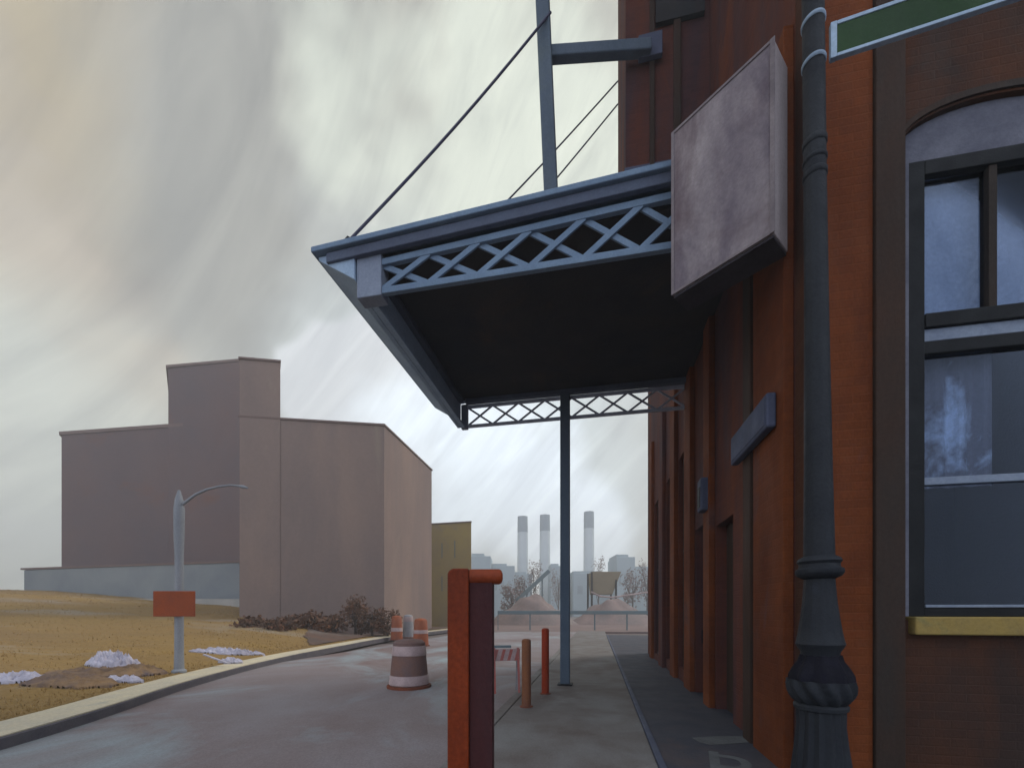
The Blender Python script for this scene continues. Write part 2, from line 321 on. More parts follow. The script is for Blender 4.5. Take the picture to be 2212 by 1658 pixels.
# far kerb: pale strip along the left side of the road
KB = [(-6.05,-14),(-6.2,0),(-6.32,5.3),(-6.55,6.8),(-7.25,9.3),(-7.75,12.5),(-7.95,16),(-7.75,24),(-7.35,29),(-5.9,36),(-4.6,42),(-2,52)]
def kx(d):
    for (x0,d0),(x1,d1) in zip(KB, KB[1:]):
        if d0 <= d <= d1:
            t = (d-d0)/(d1-d0); return x0+(x1-x0)*t
    return KB[0][0] if d < 0 else KB[-1][0]
dd = [-14+i*.8 for i in range(82)]
def sm(d): return (kx(d-1)+kx(d)+kx(d+1)+kx(d-.5)+kx(d+.5))/5
s = MB(); f_ = MB()
for a, b in zip(dd, dd[1:]):
    xa, xb = sm(a), sm(b); ja, jb = [.02*mnoise.noise(Vector((q*.9,0,0))) for q in (a,b)]
    s.add([(xa-.80,a,.05),(xa-.03,a,.05+ja),(xb-.03,b,.05+jb),(xb-.80,b,.05),(xa-.03,a,.0),(xb-.03,b,.0),(xa-.8,a,-.2),(xb-.8,b,-.2)], [(0,1,2,3),(1,4,5,2),(0,3,7,6)])
    f_.add([(xa-.028,a,.035),(xa,a,.02),(xb,b,.02),(xb-.028,b,.035),(xa+.01,a,-.2),(xb+.01,b,-.2)], [(0,1,2,3),(1,4,5,2)])
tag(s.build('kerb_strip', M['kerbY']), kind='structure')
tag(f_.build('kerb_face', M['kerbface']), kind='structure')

# the dry field: a slope that rises to the left and away
def S01(t): t = max(0, min(1, t)); return t*t*(3-2*t)
def fh(x, d):
    q = S01((d-7)/30)*.55 + max(0,min(1,(d-8)/30))*.45
    fx = .55+.45*S01((-x-9)/14)
    z = (2.15+max(0, min(1.2, (-x-21)/18))*1.1)*q*fx*S01((-x-7.6)/5.5 if d < 26 else (-x-12)/7)
    return .06+z+.10*mnoise.noise(Vector((x*.5,d*.5,0)))*S01((sm(d)-.8-x)/1.5)
me = MB(); rows = [-12+i*.7 for i in range(110)]; nu = 60
idx = []
for d in rows:
    xs = sm(d)-.80; r = []
    for j in range(nu):
        u = (j/(nu-1)); x = xs-110*u**2.2; r.append(len(me.v)); me.v.append((x, d, fh(x, d) if j else .045))
    idx.append(r)
for i in range(len(rows)-1):
    for j in range(nu-1): me.f.append((idx[i][j+1], idx[i][j], idx[i+1][j], idx[i+1][j+1]))
field = me.build('field', M['field'], smooth=True); tag(field, kind='structure')
vg = MB(); vd = [19+i*.6 for i in range(40)]
for a_, b_ in zip(vd, vd[1:]):
    wa_, wb_ = [min(1, (q-18.5)/6)*3.2+.4*mnoise.noise(Vector((q,0,0))) for q in (a_, b_)]
    pa, pb = sm(a_)-.83, sm(b_)-.83
    for m_ in range(6):
        xs_ = [(pa-wa_*m_/6, a_), (pa-wa_*(m_+1)/6, a_), (pb-wb_*(m_+1)/6, b_), (pb-wb_*m_/6, b_)]
        vg.add([(x,y,max(fh(x,y),.05)+.035+.05*abs(mnoise.noise(Vector((x*1.5,y*1.5,2))))) for x,y in xs_], [(3,2,1,0)])
tag(vg.build('dirt_verge', M['verge']), kind='structure')
# short dead grass
gr = MB()
for _ in range(30000):
    d = 5+33*random.random()**1.25; lim = -.2*d; x = sm(d)-.85-random.random()**1.6*(1.25*d)
    if random.random() > .35+.65*S01(.5+mnoise.noise(Vector((x*.35,d*.35,3)))*1.6): continue
    z = fh(x, d)-.02; h = random.uniform(.02,.065)*(1+.008*d); a = random.uniform(0, PI); wv = .010+.0012*d
    dx, dy = math.cos(a)*wv, math.sin(a)*wv; lx_, ly_ = random.uniform(-.5,.5)*h, random.uniform(-.5,.5)*h
    gr.add([(x-dx,d-dy,z),(x+dx,d+dy,z),(x+lx_,d+ly_,z+h)], [(0,1,2)])
tag(gr.build('dry_grass', M['straw']), label='short dry ochre grass over the sloping field', cat='grass', kind='stuff')

# ---------------------------------------------------------------- brick building at right
bl = empty('brick_building', KO, TH, label='tall red brick building at right with arched window and dark street front', cat='building')
H = 27
# end wall facing the viewer, opening of the big window
a0, a1 = .703, 2.04; zs, zsp, zcr = 1.56, 5.60, 5.92
wl = MB(); wl.box(0, a0-.047, 0, .38, 0, H); wl.box(a1+.047, 9, 0, .38, 0, H); wl.box(a0-.047, a1+.047, 0, .38, 0, zs-.03)
c_ = (a0+a1)/2; hw = (a1-a0)/2+.047
arc = [(c_-hw*math.cos(PI*k/20), zsp+(zcr-zsp)*math.sin(PI*k/20)**.9) for k in range(21)]
arc[0] = (a0-.047, zsp); arc[-1] = (a1+.047, zsp)
wl.xzpoly([(a0-.047,H)]+arc+[(a1+.047,H)], 0, .38)
wl.build('end_wall', M['brick_d'], bl)
MB().box(.02, .43, -.05, -.004, 0, H).build('corner_pier', M['brick'], bl, bevel=.006)
MB().box(.432, .655, -.085, -.004, 0, H).build('pilaster', M['pil'], bl, bevel=.01)
MB().xzpoly([(a0-.045,zsp)]+[(x,z+.02) for x,z in arc[1:-1]]+[(a1+.04,zsp)]+[(x,z+.075) for x,z in arc[::-1]], -.02, .06).build('arch_trim', M['pil'], bl)
win = MB()
fy0, fy1 = .035, .15
zt = 5.50
win.box(a0+.02,a0+.165,fy0,fy1,zs,zt); win.box(a1-.165,a1-.02,fy0,fy1,zs,zt)
win.box(a0+.165,a1-.165,fy0,fy1,zt-.125,zt); win.box(a0+.165,a1-.165,fy0,fy1,zs,zs+.075)
win.box(a0+.165,a1-.165,fy0-.01,fy1,4.05,4.17); win.box(a0+.165,a1-.165,fy0+.012,fy1,3.83,3.94)
W_ = win.build('window', M['frame'], bl, bevel=.006)
MB().box(c_-.03,c_+.03,fy0+.015,fy1-.01,4.17,zt-.125).build('muntin', M['pil'], W_, bevel=.004)
MB().box(a0+.166,a1-.166,fy0+.03,fy1-.03,2.70,2.765).build('glazing_bar', M['brassrail'], W_, bevel=.005)
MB().box(a0+.166,a1-.166,fy0+.02,fy1-.02,3.942,4.048).build('meeting_rail', M['brassrail'], W_, bevel=.005)
MB().box(a0+.166,a1-.166,fy0-.01,fy1-.02,zs+.077,zs+.10).build('sash_bead', M['brassrail'], W_, bevel=.003)
MB().box(a0+.166,a1-.166,.098,.103,4.171,zt-.126).build('pane', M['glass'], W_)
MB().box(a0+.166,a1-.166,.098,.103,2.766,3.829).build('pane', M['glass'], W_)
MB().box(a0+.166,a1-.166,.098,.103,zs+.101,2.699).build('pane', M['glass'], W_)
MB().box(a0+.10,a1-.10,.215,.222,4.0,zt-.05).build('roller_blind', M['blind'], W_)
cu = MB()
for i in range(24):
    x0 = a0+.12+.030*i; x1 = x0+.030; y0 = .27+.02*math.sin(i*1.1); y1 = .27+.02*math.sin((i+1)*1.1)
    cu.add([(x0,y0,2.72),(x1,y1,2.72),(x1,y1,3.9),(x0,y0,3.9)], [(0,1,2,3)])
cu.build('curtain', M['curtain'], W_)
MB().xzpoly([(a0-.044,zt+.002)]+[(x,z-.004) for x,z in arc]+[(a1+.044,zt+.002)], .045, .20).build('tympanum', M['stone'], bl, bevel=.004)
MB().box(a0-.045,a0+.018,-.012,.22,zs,zt).build('window_jamb', M['stone'], bl, bevel=.004)
MB().box(a1-.018,a1+.045,-.012,.22,zs,zt).build('window_jamb', M['stone'], bl, bevel=.004)
MB().box(a0+.02,a1-.02,-.09,.12,1.405,zs-.002).build('window_sill', M['sill'], bl, bevel=.012)
rm = MB(); rm.box(a0-.4,a1+.4,2.0,2.05,1,6.3); rm.box(a0-.45,a0-.4,.39,2.05,1,6.3); rm.box(a1+.4,a1+.45,.39,2.05,1,6.3); rm.box(a0-.4,a1+.4,.39,2.05,.95,1); rm.box(a0-.4,a1+.4,.39,2.05,6.3,6.35)
rm.build('room', M['room'], bl)
# street front with deep openings
ops = [(2.35,3.25,0,3.0),(3.75,4.75,0,3.2),(5.5,6.5,0.3,5.2),(7.3,8.4,0.3,5.2),(9.5,10.9,0.2,5.2)]
sw = MB(); last = .382
for (p,q,z0,z1) in ops:
    sw.box(0,.38,last,p,0,H); last = q
    if z0: sw.box(0,.38,p,q,0,z0)
    sw.box(0,.38,p,q,z1,H)
sw.box(0,.38,last,12.9,0,H); sw.build('street_wall', M['brick_m'], bl)
MB().box(.38,9,12.5,12.9,0,H).build('back_wall', M['brick_m'], bl)
for i,(p,q,z0,z1) in enumerate(ops):
    if i == 1:
        # arched dark red door in a violet grey surround
        r = [(3.83,.03),(4.60,.03),(4.60,2.55)]+[(4.215+.385*math.cos(t),2.55+.5*math.sin(t)) for t in [PI*k/10 for k in range(1,10)]]+[(3.83,2.55)]
        d_ = MB(); n_ = len(r); d_.add([(.12,y,z) for y,z in r]+[(.2,y,z) for y,z in r],[tuple(range(n_-1,-1,-1)),tuple(range(n_,2*n_))]+[(k,(k+1)%n_,n_+(k+1)%n_,n_+k) for k in range(n_)])
        do = d_.build('door', M['doorred'], bl, bevel=.01)
        MB().box(.06,.119,4.50,4.53,1.0,1.25).build('handle', M['iron_blk'], do)
        MB().box(.205,.26,p,q,0,z1).build('door_surround', M['slate'], bl)
    else:
        MB().box(.16,.22,p,q,z0,z1).build('shopfront_panel' if i == 0 else 'street_window', M['pil'] if i == 0 else M['dark'], bl)
        if i:
            fr = MB()
            for y in (p, (p+q)/2-.03, q-.06): fr.box(.09,.158,y,y+.06,z0,z1)
            for z in (z0, z0+(z1-z0)*.55, z1-.08): fr.box(.085,.157,p+.061,q-.061,z,z+.07)
            fr.build('window_frame', M['frame'], bl)
for p,q,mt in ((.40,1.25,'brick'),(1.35,1.62,'pil'),(3.30,3.70,'brick'),(4.8,5.4,'brick'),(6.6,7.2,'brick'),(8.5,9.3,'brick_m'),(11.0,11.6,'brick')):
    MB().box(-.10,-.004,p,q,0,7.4).build('street_pilaster', M[mt], bl, bevel=.01)
MB().box(-.16,-.105,.5,5.3,7.1,7.35).build('string_course', M['slate'], bl, bevel=.02)
ub = MB().box(-1.41,-.004,3.65,6.5,8.0,H).build('upper_bay', M['brick_m'], bl)
for p,q in ((-.60,-.48),(-1.0,-.92)):
    MB().box(p,q,3.59,3.648,8.0,H).build('bay_pilaster', M['pil'], ub, bevel=.01)
MB().box(-1.43,-.02,3.60,6.52,9.25,9.5).build('bay_band', M['slate'], ub, bevel=.01)
MB().box(-.9,-.10,3.57,3.646,11.9,14.6).build('bay_window', M['dark'], ub)
MB().box(-.3,9.2,-.3,13.1,H,H+.4).build('cornice', M['stone'], bl)
MB().box(.4,9,.4,12.4,H-.6,H-.3).build('roof', M['dark'], bl)
MB().box(8.6,9,.4,12.5,0,H).build('far_wall', M['brick_m'], bl)

# blue sign boxes on the street front
b1 = empty('wall_sign', F(-.10,1.15), TH, label='blue grey blank sign box on the brick front beside the lamp post', cat='sign')
MB().box(-.10,-.005,-.60,.62,3.50,3.86).build('box', M['slate'], b1, bevel=.02)
MB().box(-.106,-.101,-.56,.58,3.54,3.82).build('face', M['slate'], b1)
b2 = empty('wall_lamp_box', F(-.01,3.5), TH, label='small dark blue box on the brick front between sign box and arched door', cat='box')
MB().box(-.20,-.0,-.14,.14,3.30,3.85).build('housing', M['slate'], b2, bevel=.03); MB().box(-.21,-.201,-.09,.09,3.36,3.70).build('front_plate', M['iron'], b2)

# ---------------------------------------------------------------- canopy
cn = empty('canopy', F(0,0), TH, label='blue steel entrance canopy with lattice fascia, mast and stay cables', cat='canopy')
A0, B0, B1 = -5.12, 1.08, 5.35
ZB, ZC = 5.89, 6.50       # underside of lattice, ceiling
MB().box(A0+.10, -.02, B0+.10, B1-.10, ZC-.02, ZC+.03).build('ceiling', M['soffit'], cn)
# cornice: rises towards the building, overhangs left and front
def slopebox(a0,a1,b0,b1,za0,za1,t): 
    m = MB(); m.add([(a0,b0,za0-t),(a1,b0,za1-t),(a1,b1,za1-t),(a0,b1,za0-t),(a0,b0,za0),(a1,b0,za1),(a1,b1,za1),(a0,b1,za0)],[(0,3,2,1),(4,5,6,7),(0,1,5,4),(1,2,6,5),(2,3,7,6),(3,0,4,7)]); return m
slopebox(A0-.62,-.01,B0-.17,B1+.15,6.57,6.86,.075).build('roof_edge', M['blue'], cn, bevel=.012)
slopebox(A0-.42,-.02,B0-.12,B0-.045,6.493,6.783,.13).build('cornice_recess', M['blue_d'], cn, bevel=.01)
# sloping underside of the left overhang
m = MB(); m.add([(A0-.56,B0-.08,6.44),(A0-.02,B0-.08,6.10),(A0-.02,B1+.05,6.10),(A0-.56,B1+.05,6.44),(A0-.56,B0-.08,6.49),(A0-.02,B0-.08,6.50),(A0-.02,B1+.05,6.50),(A0-.56,B1+.05,6.49)],[(0,3,2,1),(4,5,6,7),(0,1,5,4),(1,2,6,5),(2,3,7,6),(3,0,4,7)])
m.build('eave', M['blue_side'], cn, bevel=.01)
def lattice(b, near, mt, name):
    o = MB(); hgt = .085 if near else .06; t_ = .07
    x0, x1 = (A0+.36 if near else A0+.25), -.04
    zt_l, zt_r = (6.36, 6.62) if near else (6.40, 6.40)
    zb = ZB
    # chords
    def top(x): return zt_l+(zt_r-zt_l)*(x-x0)/(x1-x0)
    o.add([(x0,b-t_/2,zb),(x1,b-t_/2,zb),(x1,b+t_/2,zb),(x0,b+t_/2,zb),(x0,b-t_/2,zb+hgt),(x1,b-t_/2,zb+hgt),(x1,b+t_/2,zb+hgt),(x0,b+t_/2,zb+hgt)],[(0,3,2,1),(4,5,6,7),(0,1,5,4),(1,2,6,5),(2,3,7,6),(3,0,4,7)])
    o.add([(x0,b-t_/2,top(x0)-hgt),(x1,b-t_/2,top(x1)-hgt),(x1,b+t_/2,top(x1)-hgt),(x0,b+t_/2,top(x0)-hgt),(x0,b-t_/2,top(x0)),(x1,b-t_/2,top(x1)),(x1,b+t_/2,top(x1)),(x0,b+t_/2,top(x0))],[(0,3,2,1),(4,5,6,7),(0,1,5,4),(1,2,6,5),(2,3,7,6),(3,0,4,7)])
    L_ = o.build(name, mt, cn, bevel=.006)
    n_ = 7 if near else 8
    br = MB(); wd = .075 if near else .04
    for i in range(n_):
        p = x0+(x1-x0)*i/n_; q = x0+(x1-x0)*(i+1)/n_
        br.bar((p,b-.012,zb+hgt-.02),(q,b-.012,top(q)-hgt+.02),.03,wd); br.bar((p,b+.021,top(p)-hgt+.02),(q,b+.021,zb+hgt-.02),.03,wd)
    br.build('lattice_bars', mt, L_, bevel=.004)
    return L_
lattice(B0+.0, True, M['blue'], 'lattice_truss')
lattice(B1-.0, False, M['blue_far'], 'lattice_truss')
MB().box(A0, A0+.36, B0-.055, B0+.16, ZB-.03, 6.42).build('end_post', M['plate'], cn, bevel=.012)
MB().box(A0+.10, A0+.25, B1-.06, B1+.055, ZB-.03, 6.42).build('end_post', M['plate'], cn, bevel=.012)
MB().box(A0+.02, A0+.10, B0+.165, B1-.065, ZB-.02, ZC+.02).build('side_beam', M['blue_side'], cn, bevel=.01)
MB().box(A0+.105, A0+.20, B0+.165, B1-.065, ZB-.02, ZB+.03).build('side_flange', M['blue_side'], cn, bevel=.008)
MB().box(A0+.24, -.05, B1-.19, B1-.065, ZC-.12, ZC-.021).build('rear_beam', M['blue_d'], cn, bevel=.01)
MB().box(A0+.10, A0+.2, B0+.17, B1-.2, ZC-.12, ZC-.021).build('ceiling_angle', M['blue_d'], cn, bevel=.006)
clm = MB(); clm.box(-2.60-.105,-2.60+.105,B1-.02-.21,B1-.21+.13,.01,ZC-.125); CL = clm.build('column', M['bluegrey'], cn, bevel=.02)
MB().box(-2.76,-2.44,B1-.31,B1+.0,.002,.03).build('base_plate', M['frame'], CL, bevel=.005)
ms = MB(); ms.bar((-2.60,3.20,6.62),(-2.99,3.20,15.6),.235,.235,up=(0,1,0)); MS = ms.build('mast', M['bluegrey'], cn, bevel=.02)
MB().bar((-2.75,3.24,11.38),(-1.0,3.49,11.38),.16,.20).build('wall_beam', M['bluegrey'], MS, bevel=.02)
MB().box(-1.2,-.80,3.50,3.588,11.27,11.67).build('wall_plate', M['slate'], MS, bevel=.01)
def cab(p, q, r=.016): 
    p, q = Vector(p), Vector(q); pts = [p.lerp(q, t/10)-Vector((0,0,.10*math.sin(PI*t/10))) for t in range(11)]
    o = MB().tube(pts, r, 8).build('stay_cable', M['cable'], cn, smooth=True)
    MB().tube([q+(p-q).normalized()*.03, q+(p-q).normalized()*.28], r*2.2, 8).build('turnbuckle', M['frame'], o)
cab((-2.70,3.12,11.95),(A0-.32,B0+.0,6.58), .021)
cab((-1.43,6.3,14.3),(A0-.35,2.55,6.60)); cab((-1.43,6.3,13.75),(A0-.35,3.3,6.60))

# ---------------------------------------------------------------- blade sign
nr = Vector((2.44,4.0,0)); fr_ = Vector((1.79,4.8,0)); dv = (fr_-nr).normalized(); ang = math.atan2(dv.y, dv.x); ln = (fr_-nr).length
M['pinktrim'] = mat('board_trim', (.27,.235,.245), (.17,.145,.16), scale=1.3)
sg = empty('projecting_sign', nr, ang, label='large weathered pinkish grey box sign jutting from the brick front over the pavement', cat='sign')
MB().box(0,ln,-.0,.008,5.12,6.93).build('face', M['pink'], sg)
MB().box(0,ln,-.34,-.002,5.12,6.93).build('casing', M['pinkedge'], sg, bevel=.012)
MB().box(.01,ln-.01,-.335,-.005,5.09,5.118).build('bottom_channel', M['darkedge'], sg, bevel=.005)
fb = MB(); 
fb.box(-.012,.03,.009,.022,5.12,6.93); fb.box(ln-.03,ln+.004,.009,.020,5.12,6.93); fb.box(.031,ln-.031,.009,.018,6.90,6.93); fb.box(.031,ln-.031,.009,.018,5.12,5.15)
fb.build('trim', M['pinktrim'], sg, bevel=.003)
MB().box(.02,.5,-.44,-.342,5.5,6.6).build('bracket', M['frame'], sg)

# ---------------------------------------------------------------- cast iron lamp post
LP = at(1776, 2.9)
lp = empty('lamp_post', (LP.x,LP.y,0), 0, label='fluted black cast iron lamp post standing before the brick corner', cat='lamp post')
lp.rotation_euler = (0, -math.radians(.62), 0)
q_ = K*2.9
def zz(y): return 1.6+(1320-y)*q_
def rr(h): return h*q_*.84
prof = [(rr(80),.012),(rr(80),.10),(rr(72),.13),(rr(66),.30),(rr(64),zz(1663)),(rr(56),zz(1610)),(rr(51),zz(1565)),(rr(52),zz(1530))]
MB().lathe(prof, 64, rf=lambda t,z: 1+.06*math.cos(14*t)*(1 if z > .3 else 0)).build('base', M['iron'], lp, smooth=True)
MB().lathe([(rr(54),zz(1530)),(rr(59),zz(1528)),(rr(60),zz(1521)),(rr(56),zz(1516))], 48).build('base_ring', M['iron'], lp, smooth=True)
def tw(t, z): return 1+.075*math.cos(11*t+(z-zz(1500))*34)
MB().lathe([(rr(52),zz(1516)),(rr(62),zz(1508)),(rr(67),zz(1500)),(rr(70),zz(1492)),(rr(71),zz(1484)),(rr(71.5),zz(1476)),(rr(70),zz(1466))], 96, rf=tw).build('leaf_bulb', M['iron'], lp, smooth=True)
crown = lambda t, z: 1+.07*math.cos(9*t)
MB().lathe([(rr(68),zz(1466)),(rr(66),zz(1454)),(rr(58),zz(1440)),(rr(47),zz(1425)),(rr(43),zz(1412))], 64, rf=crown).build('crown', M['iron_blk'], lp, smooth=True)
MB().lathe([(rr(41),zz(1414)),(rr(43),zz(1405)),(rr(50),zz(1396)),(rr(54),zz(1389)),(rr(51),zz(1381)),(rr(47),zz(1365)),(rr(42),zz(1335)),(rr(37),zz(1300)),(rr(34),zz(1265)),(rr(33),zz(1248))], 64, rf=lambda t,z: 1+.018*math.cos(12*t)*(1 if z > zz(1380) else 0)).build('vase', M['iron'], lp, smooth=True)
MB().lathe([(rr(33),zz(1250)),(rr(48),zz(1243)),(rr(53),zz(1236)),(rr(52),zz(1229)),(rr(45),zz(1225)),(rr(44),zz(1218)),(rr(49),zz(1212)),(rr(46),zz(1206)),(rr(34),zz(1200))], 48).build('collar', M['iron'], lp, smooth=True)
MB().lathe([(rr(33.5),zz(1202)),(rr(30),zz(1000)),(rr(26.5),zz(700)),(rr(24.5),zz(385)),(rr(24),zz(0)),(rr(23),zz(-500))], 40, rf=lambda t,z: 1+.012*math.cos(10*t)).build('shaft', M['iron'], lp, smooth=True)
for y0,y1,mt in ((386,372,'iron'),(353,343,'iron'),(318,303,'iron'),(143,134,'iron_hi'),(55,46,'iron_hi')):
    h = 24.5; MB().lathe([(rr(h+.6),zz(y0)),(rr(h+2.6),zz(y0-2)),(rr(h+2.6),zz(y1+2)),(rr(h+.6),zz(y1))], 40).build('band', M[mt], lp, smooth=True)
arm = MB().tube([(0,0,zz(-470)),(-.25,-.05,zz(-560)),(-.5,-.1,zz(-580))],.04); arm.build('lamp_arm', M['iron'], lp, smooth=True)
MB().lathe([(.05,zz(-580)-.5),(.2,zz(-580)-.45),(.16,zz(-580)-.15),(.04,zz(-580))], 24, cx=-.5, cy=-.1).build('lantern', M['drumgrey'], lp, smooth=True)
# green sign on the post
sgn = empty('street_name_sign', (LP.x+.015, LP.y-.03, 0), TH-.11, label='long green street sign plate with pale blue border clamped to lamp post', cat='sign')
zt0, zb0 = zz(78), zz(138)
SL = 1.5
MB().box(.03,SL,-.012,.012,zb0,zt0).build('plate', M['green'], sgn, bevel=.004)
bd = MB(); bd.box(.012,.048,-.017,.017,zb0-.024,zt0+.026); bd.box(.049,SL,-.016,.016,zt0+.001,zt0+.025); bd.box(.049,SL,-.016,.016,zb0-.022,zb0-.001)
bd.build('border', M['signwhite'], sgn, bevel=.003)

# ---------------------------------------------------------------- red post in the foreground
d0 = 2.85; rp = empty('red_post', (at(1016,d0).x, d0+.12, 0), -.03, label='square red steel post with dark maroon side and round bar across its top', cat='post')
u = K*d0; tz = hz(1226, d0); X = lambda px: (px-1016)*u
up = MB(); rc = []
for k in range(9):
    t = PI - PI/2*k/8; rc.append((X(967)+.045+.045*math.cos(t), tz-.045+.045*math.sin(t)))
up.xzpoly([(X(967),0.0)]+rc+[(X(1013),tz),(X(1013),0.0)], -.12, .10)
up.build('upright', M['red'], rp, bevel=.012, seg=3)
MB().box(X(1013)+.001, X(1064), -.085, .10, 0, tz-.075).build('side_panel', M['maroon'], rp, bevel=.006)
rb = MB().tube([(X(1014),-.055,tz-.052),(X(1078),-.055,tz-.052),(X(1083),-.055,tz-.052),(X(1086),-.055,tz-.052)], [.052,.052,.044,.022], 28); rb.build('top_bar', M['redhi'], rp, smooth=True)
MB().box(X(1013)+.001, X(1064), .0, .098, tz-.074, tz-.004).build('cap', M['red'], rp, bevel=.006)
MB().box(X(955), X(1075), -.16, .14, .001, .02).build('base_plate', M['frame'], rp, bevel=.004)

# ---------------------------------------------------------------- bollards
def bollard(px, py, topy, wpx, mt, lab):
    d = 1.6/((py-1320)*K); r = wpx*K*d/2*.95; h = (py-topy)*K*d
    o = empty('bollard', (at(px,d).x, d, 0), label=lab, cat='bollard', group='bollards along the kerb')
    MB().lathe([(r*1.0,.001),(r*1.0,h-.05),(r*.93,h-.02),(r*.6,h-.004),(.005,h)], 28).build('tube', M[mt], o, smooth=True)
    MB().lathe([(r*1.45,.001),(r*1.45,.012),(r*1.02,.02)], 24).build('footing', M['rubber'], o, smooth=True)
bollard(1137, 1525, 1378, 21, 'bol1', 'rusty brown bollard, the nearer of the two behind the red post')
bollard(1178, 1497, 1355, 17, 'bol2', 'bright red bollard, the farther one next to the canopy column')

# ---------------------------------------------------------------- traffic drums
def drum(px, py, topy, wpx, cmat, bands, lab, foot='rubber'):
    d = 1.72/((py-1320)*K); s_ = 1.0; r = wpx*K*d/2; h = (py-topy)*K*d
    o = empty('traffic_drum', (at(px,d).x, d, -.12), label=lab, cat='traffic drum', group='traffic drums on the road')
    rad = lambda t: r*(1-.22*t)
    MB().lathe([(rad(0)*.98,.03),(rad(.3),h*.3),(rad(.6),h*.6),(rad(.92),h*.92),(rad(1)*.85,h*.97),(rad(1)*.3,h)], 30).build('body', M[cmat], o, smooth=True)
    for (a,b) in bands:
        MB().lathe([(rad(a)+.002,h*a),(rad(a)+.012,h*a+.01),(rad(b)+.012,h*b-.01),(rad(b)+.002,h*b)], 30).build('reflective_band', M['band'], o, smooth=True)
    MB().lathe([(rad(0)*1.12,.0),(rad(0)*1.12,.05),(rad(0),.06)], 24).build('base', M[foot], o, smooth=True)
drum(884, 1482, 1378, 84, 'fadedorange', ((.07,.26),(.66,.86)), 'faded nearest traffic drum with two pale pink bands')
drum(857, 1381, 1328, 26, 'orange', ((.35,.5),), 'orange traffic drum, farther left of the pair by the kerb end')
drum(909, 1394, 1334, 34, 'orange', ((.45,.58),), 'orange traffic drum behind the faded one, right of the pale drum')
drum(882, 1376, 1326, 24, 'drumgrey', ((.7,.9),), 'pale grey traffic drum between the two orange drums')
# barricade by the red post
bd_ = 8.6; bz = empty('barricade', (at(1093,bd_).x, bd_, 0), .15, label='small red and white barricade between red post and bollards', cat='barricade')
hh = MB().box(-.28,.28,-.02,.02,.62,.86).build('board', M['band'], bz, bevel=.006)
st_ = MB()
for k in range(4):
    x = -.27+k*.145; st_.add([(x,-.023,.63),(x+.06,-.023,.63),(x+.12,-.023,.85),(x+.06,-.023,.85)],[(0,1,2,3)])
st_.build('stripes', M['stripe'], hh)
MB().box(-.28,.1,-.025,.025,.88,.93).build('rail', M['rail'], bz)
for sx in (-.24,.24):
    MB().bar((sx,-.18,.0),(sx,-.02,.88),.04,.03).build('leg', M['stripe'], bz); MB().bar((sx,.18,.0),(sx,.03,.88),.04,.03).build('leg', M['drumgrey'], bz)

# ---------------------------------------------------------------- street light and its orange sign
dl = 10.9; pl = at(387, dl); zl = fh(pl.x, dl)
sp = empty('street_light', (pl.x, dl, zl), label='grey street light with thick top and curved arm by the far kerb', cat='street light')
ul = K*dl
MB().lathe([(.16,0),(.16,.05),(.11,.09),(.10,.5),(.095,hz(1200,dl)-zl),(.115,hz(1150,dl)-zl),(.12,hz(1100,dl)-zl),(.09,hz(1078,dl)-zl),(.03,hz(1058,dl)-zl)], 22).build('pole', M['pole'], sp, smooth=True)
pts = [((x-384)*ul, 0, hz(y,dl)-zl) for x,y in ((384,1094),(400,1082),(420,1067),(445,1056),(470,1050),(495,1047),(514,1049))]
am = MB().tube(pts,[.036,.034,.032,.030,.028,.026,.023],12).build('arm', M['pole'], sp, smooth=True)
MB().tube([pts[-1],(pts[-1][0]+.10,0,pts[-1][2]-.02),(pts[-1][0]+.22,0,pts[-1][2]-.05)],[.03,.045,.02],12).build('lamp_head', M['pole'], am, smooth=True)
os_ = empty('orange_sign', (pl.x, dl-.17, 0), .02, label='blank orange rectangular sign fixed to the street light pole', cat='sign')
z0, z1 = hz(1330,dl), hz(1276,dl)
MB().box(-43*ul, 45*ul, -.012, .012, z0, z1).build('panel', M['signO'], os_, bevel=.02)
MB().box(-.14,.14,.013,.045,z0+.12,z0+.16).build('clamp', M['frame'], os_); MB().box(-.14,.14,.013,.045,z1-.16,z1-.12).build('clamp', M['frame'], os_)

# ---------------------------------------------------------------- mauve warehouses
B = at(518,28); C = at(830,29.3); D = Vector((-7.2,38.6,0)); Ez = Vector((-15.8,40,0))
def cope(mb, poly, z, t=.25, o=.14):
    cx = sum(p[0] for p in poly)/len(poly); cy = sum(p[1] for p in poly)/len(poly)
    mb.prism([(p[0]+(p[0]-cx)/math.hypot(p[0]-cx,p[1]-cy)*o, p[1]+(p[1]-cy)/math.hypot(p[0]-cx,p[1]-cy)*o) for p in poly], z, z+t)
wr = empty('warehouse', (0,0,0), label='pale mauve windowless warehouse block with corner tower beside the road', cat='building')
PR = [tuple(p)[:2] for p in (B,C,D,Ez)]
MB().prism(PR, -.2, 14.25).build('wall', M['wallR'], wr, bevel=.03)
c1 = MB(); cope(c1, PR, 14.25, .12, .10); c1.build('coping', M['cope'], wr)
T2 = B.lerp(C, (-15.25-B.x)/(C.x-B.x)); n_ = Vector((-(C-B).y,(C-B).x,0)).normalized()
off = Vector((0,-.05,0)); PT = [tuple(p)[:2] for p in (B+off, T2+off, T2+Vector((-2.75,4.7,0)), B+Vector((-2.0,4.7,0)))]
MB().prism(PT, -.2, 18.0).build('tower', M['wallR'], wr, bevel=.03)
c1 = MB(); cope(c1, PT, 18.0, .12, .10); c1.build('tower_coping', M['cope'], wr)
wf = MB(); dr_ = (D-C).normalized()
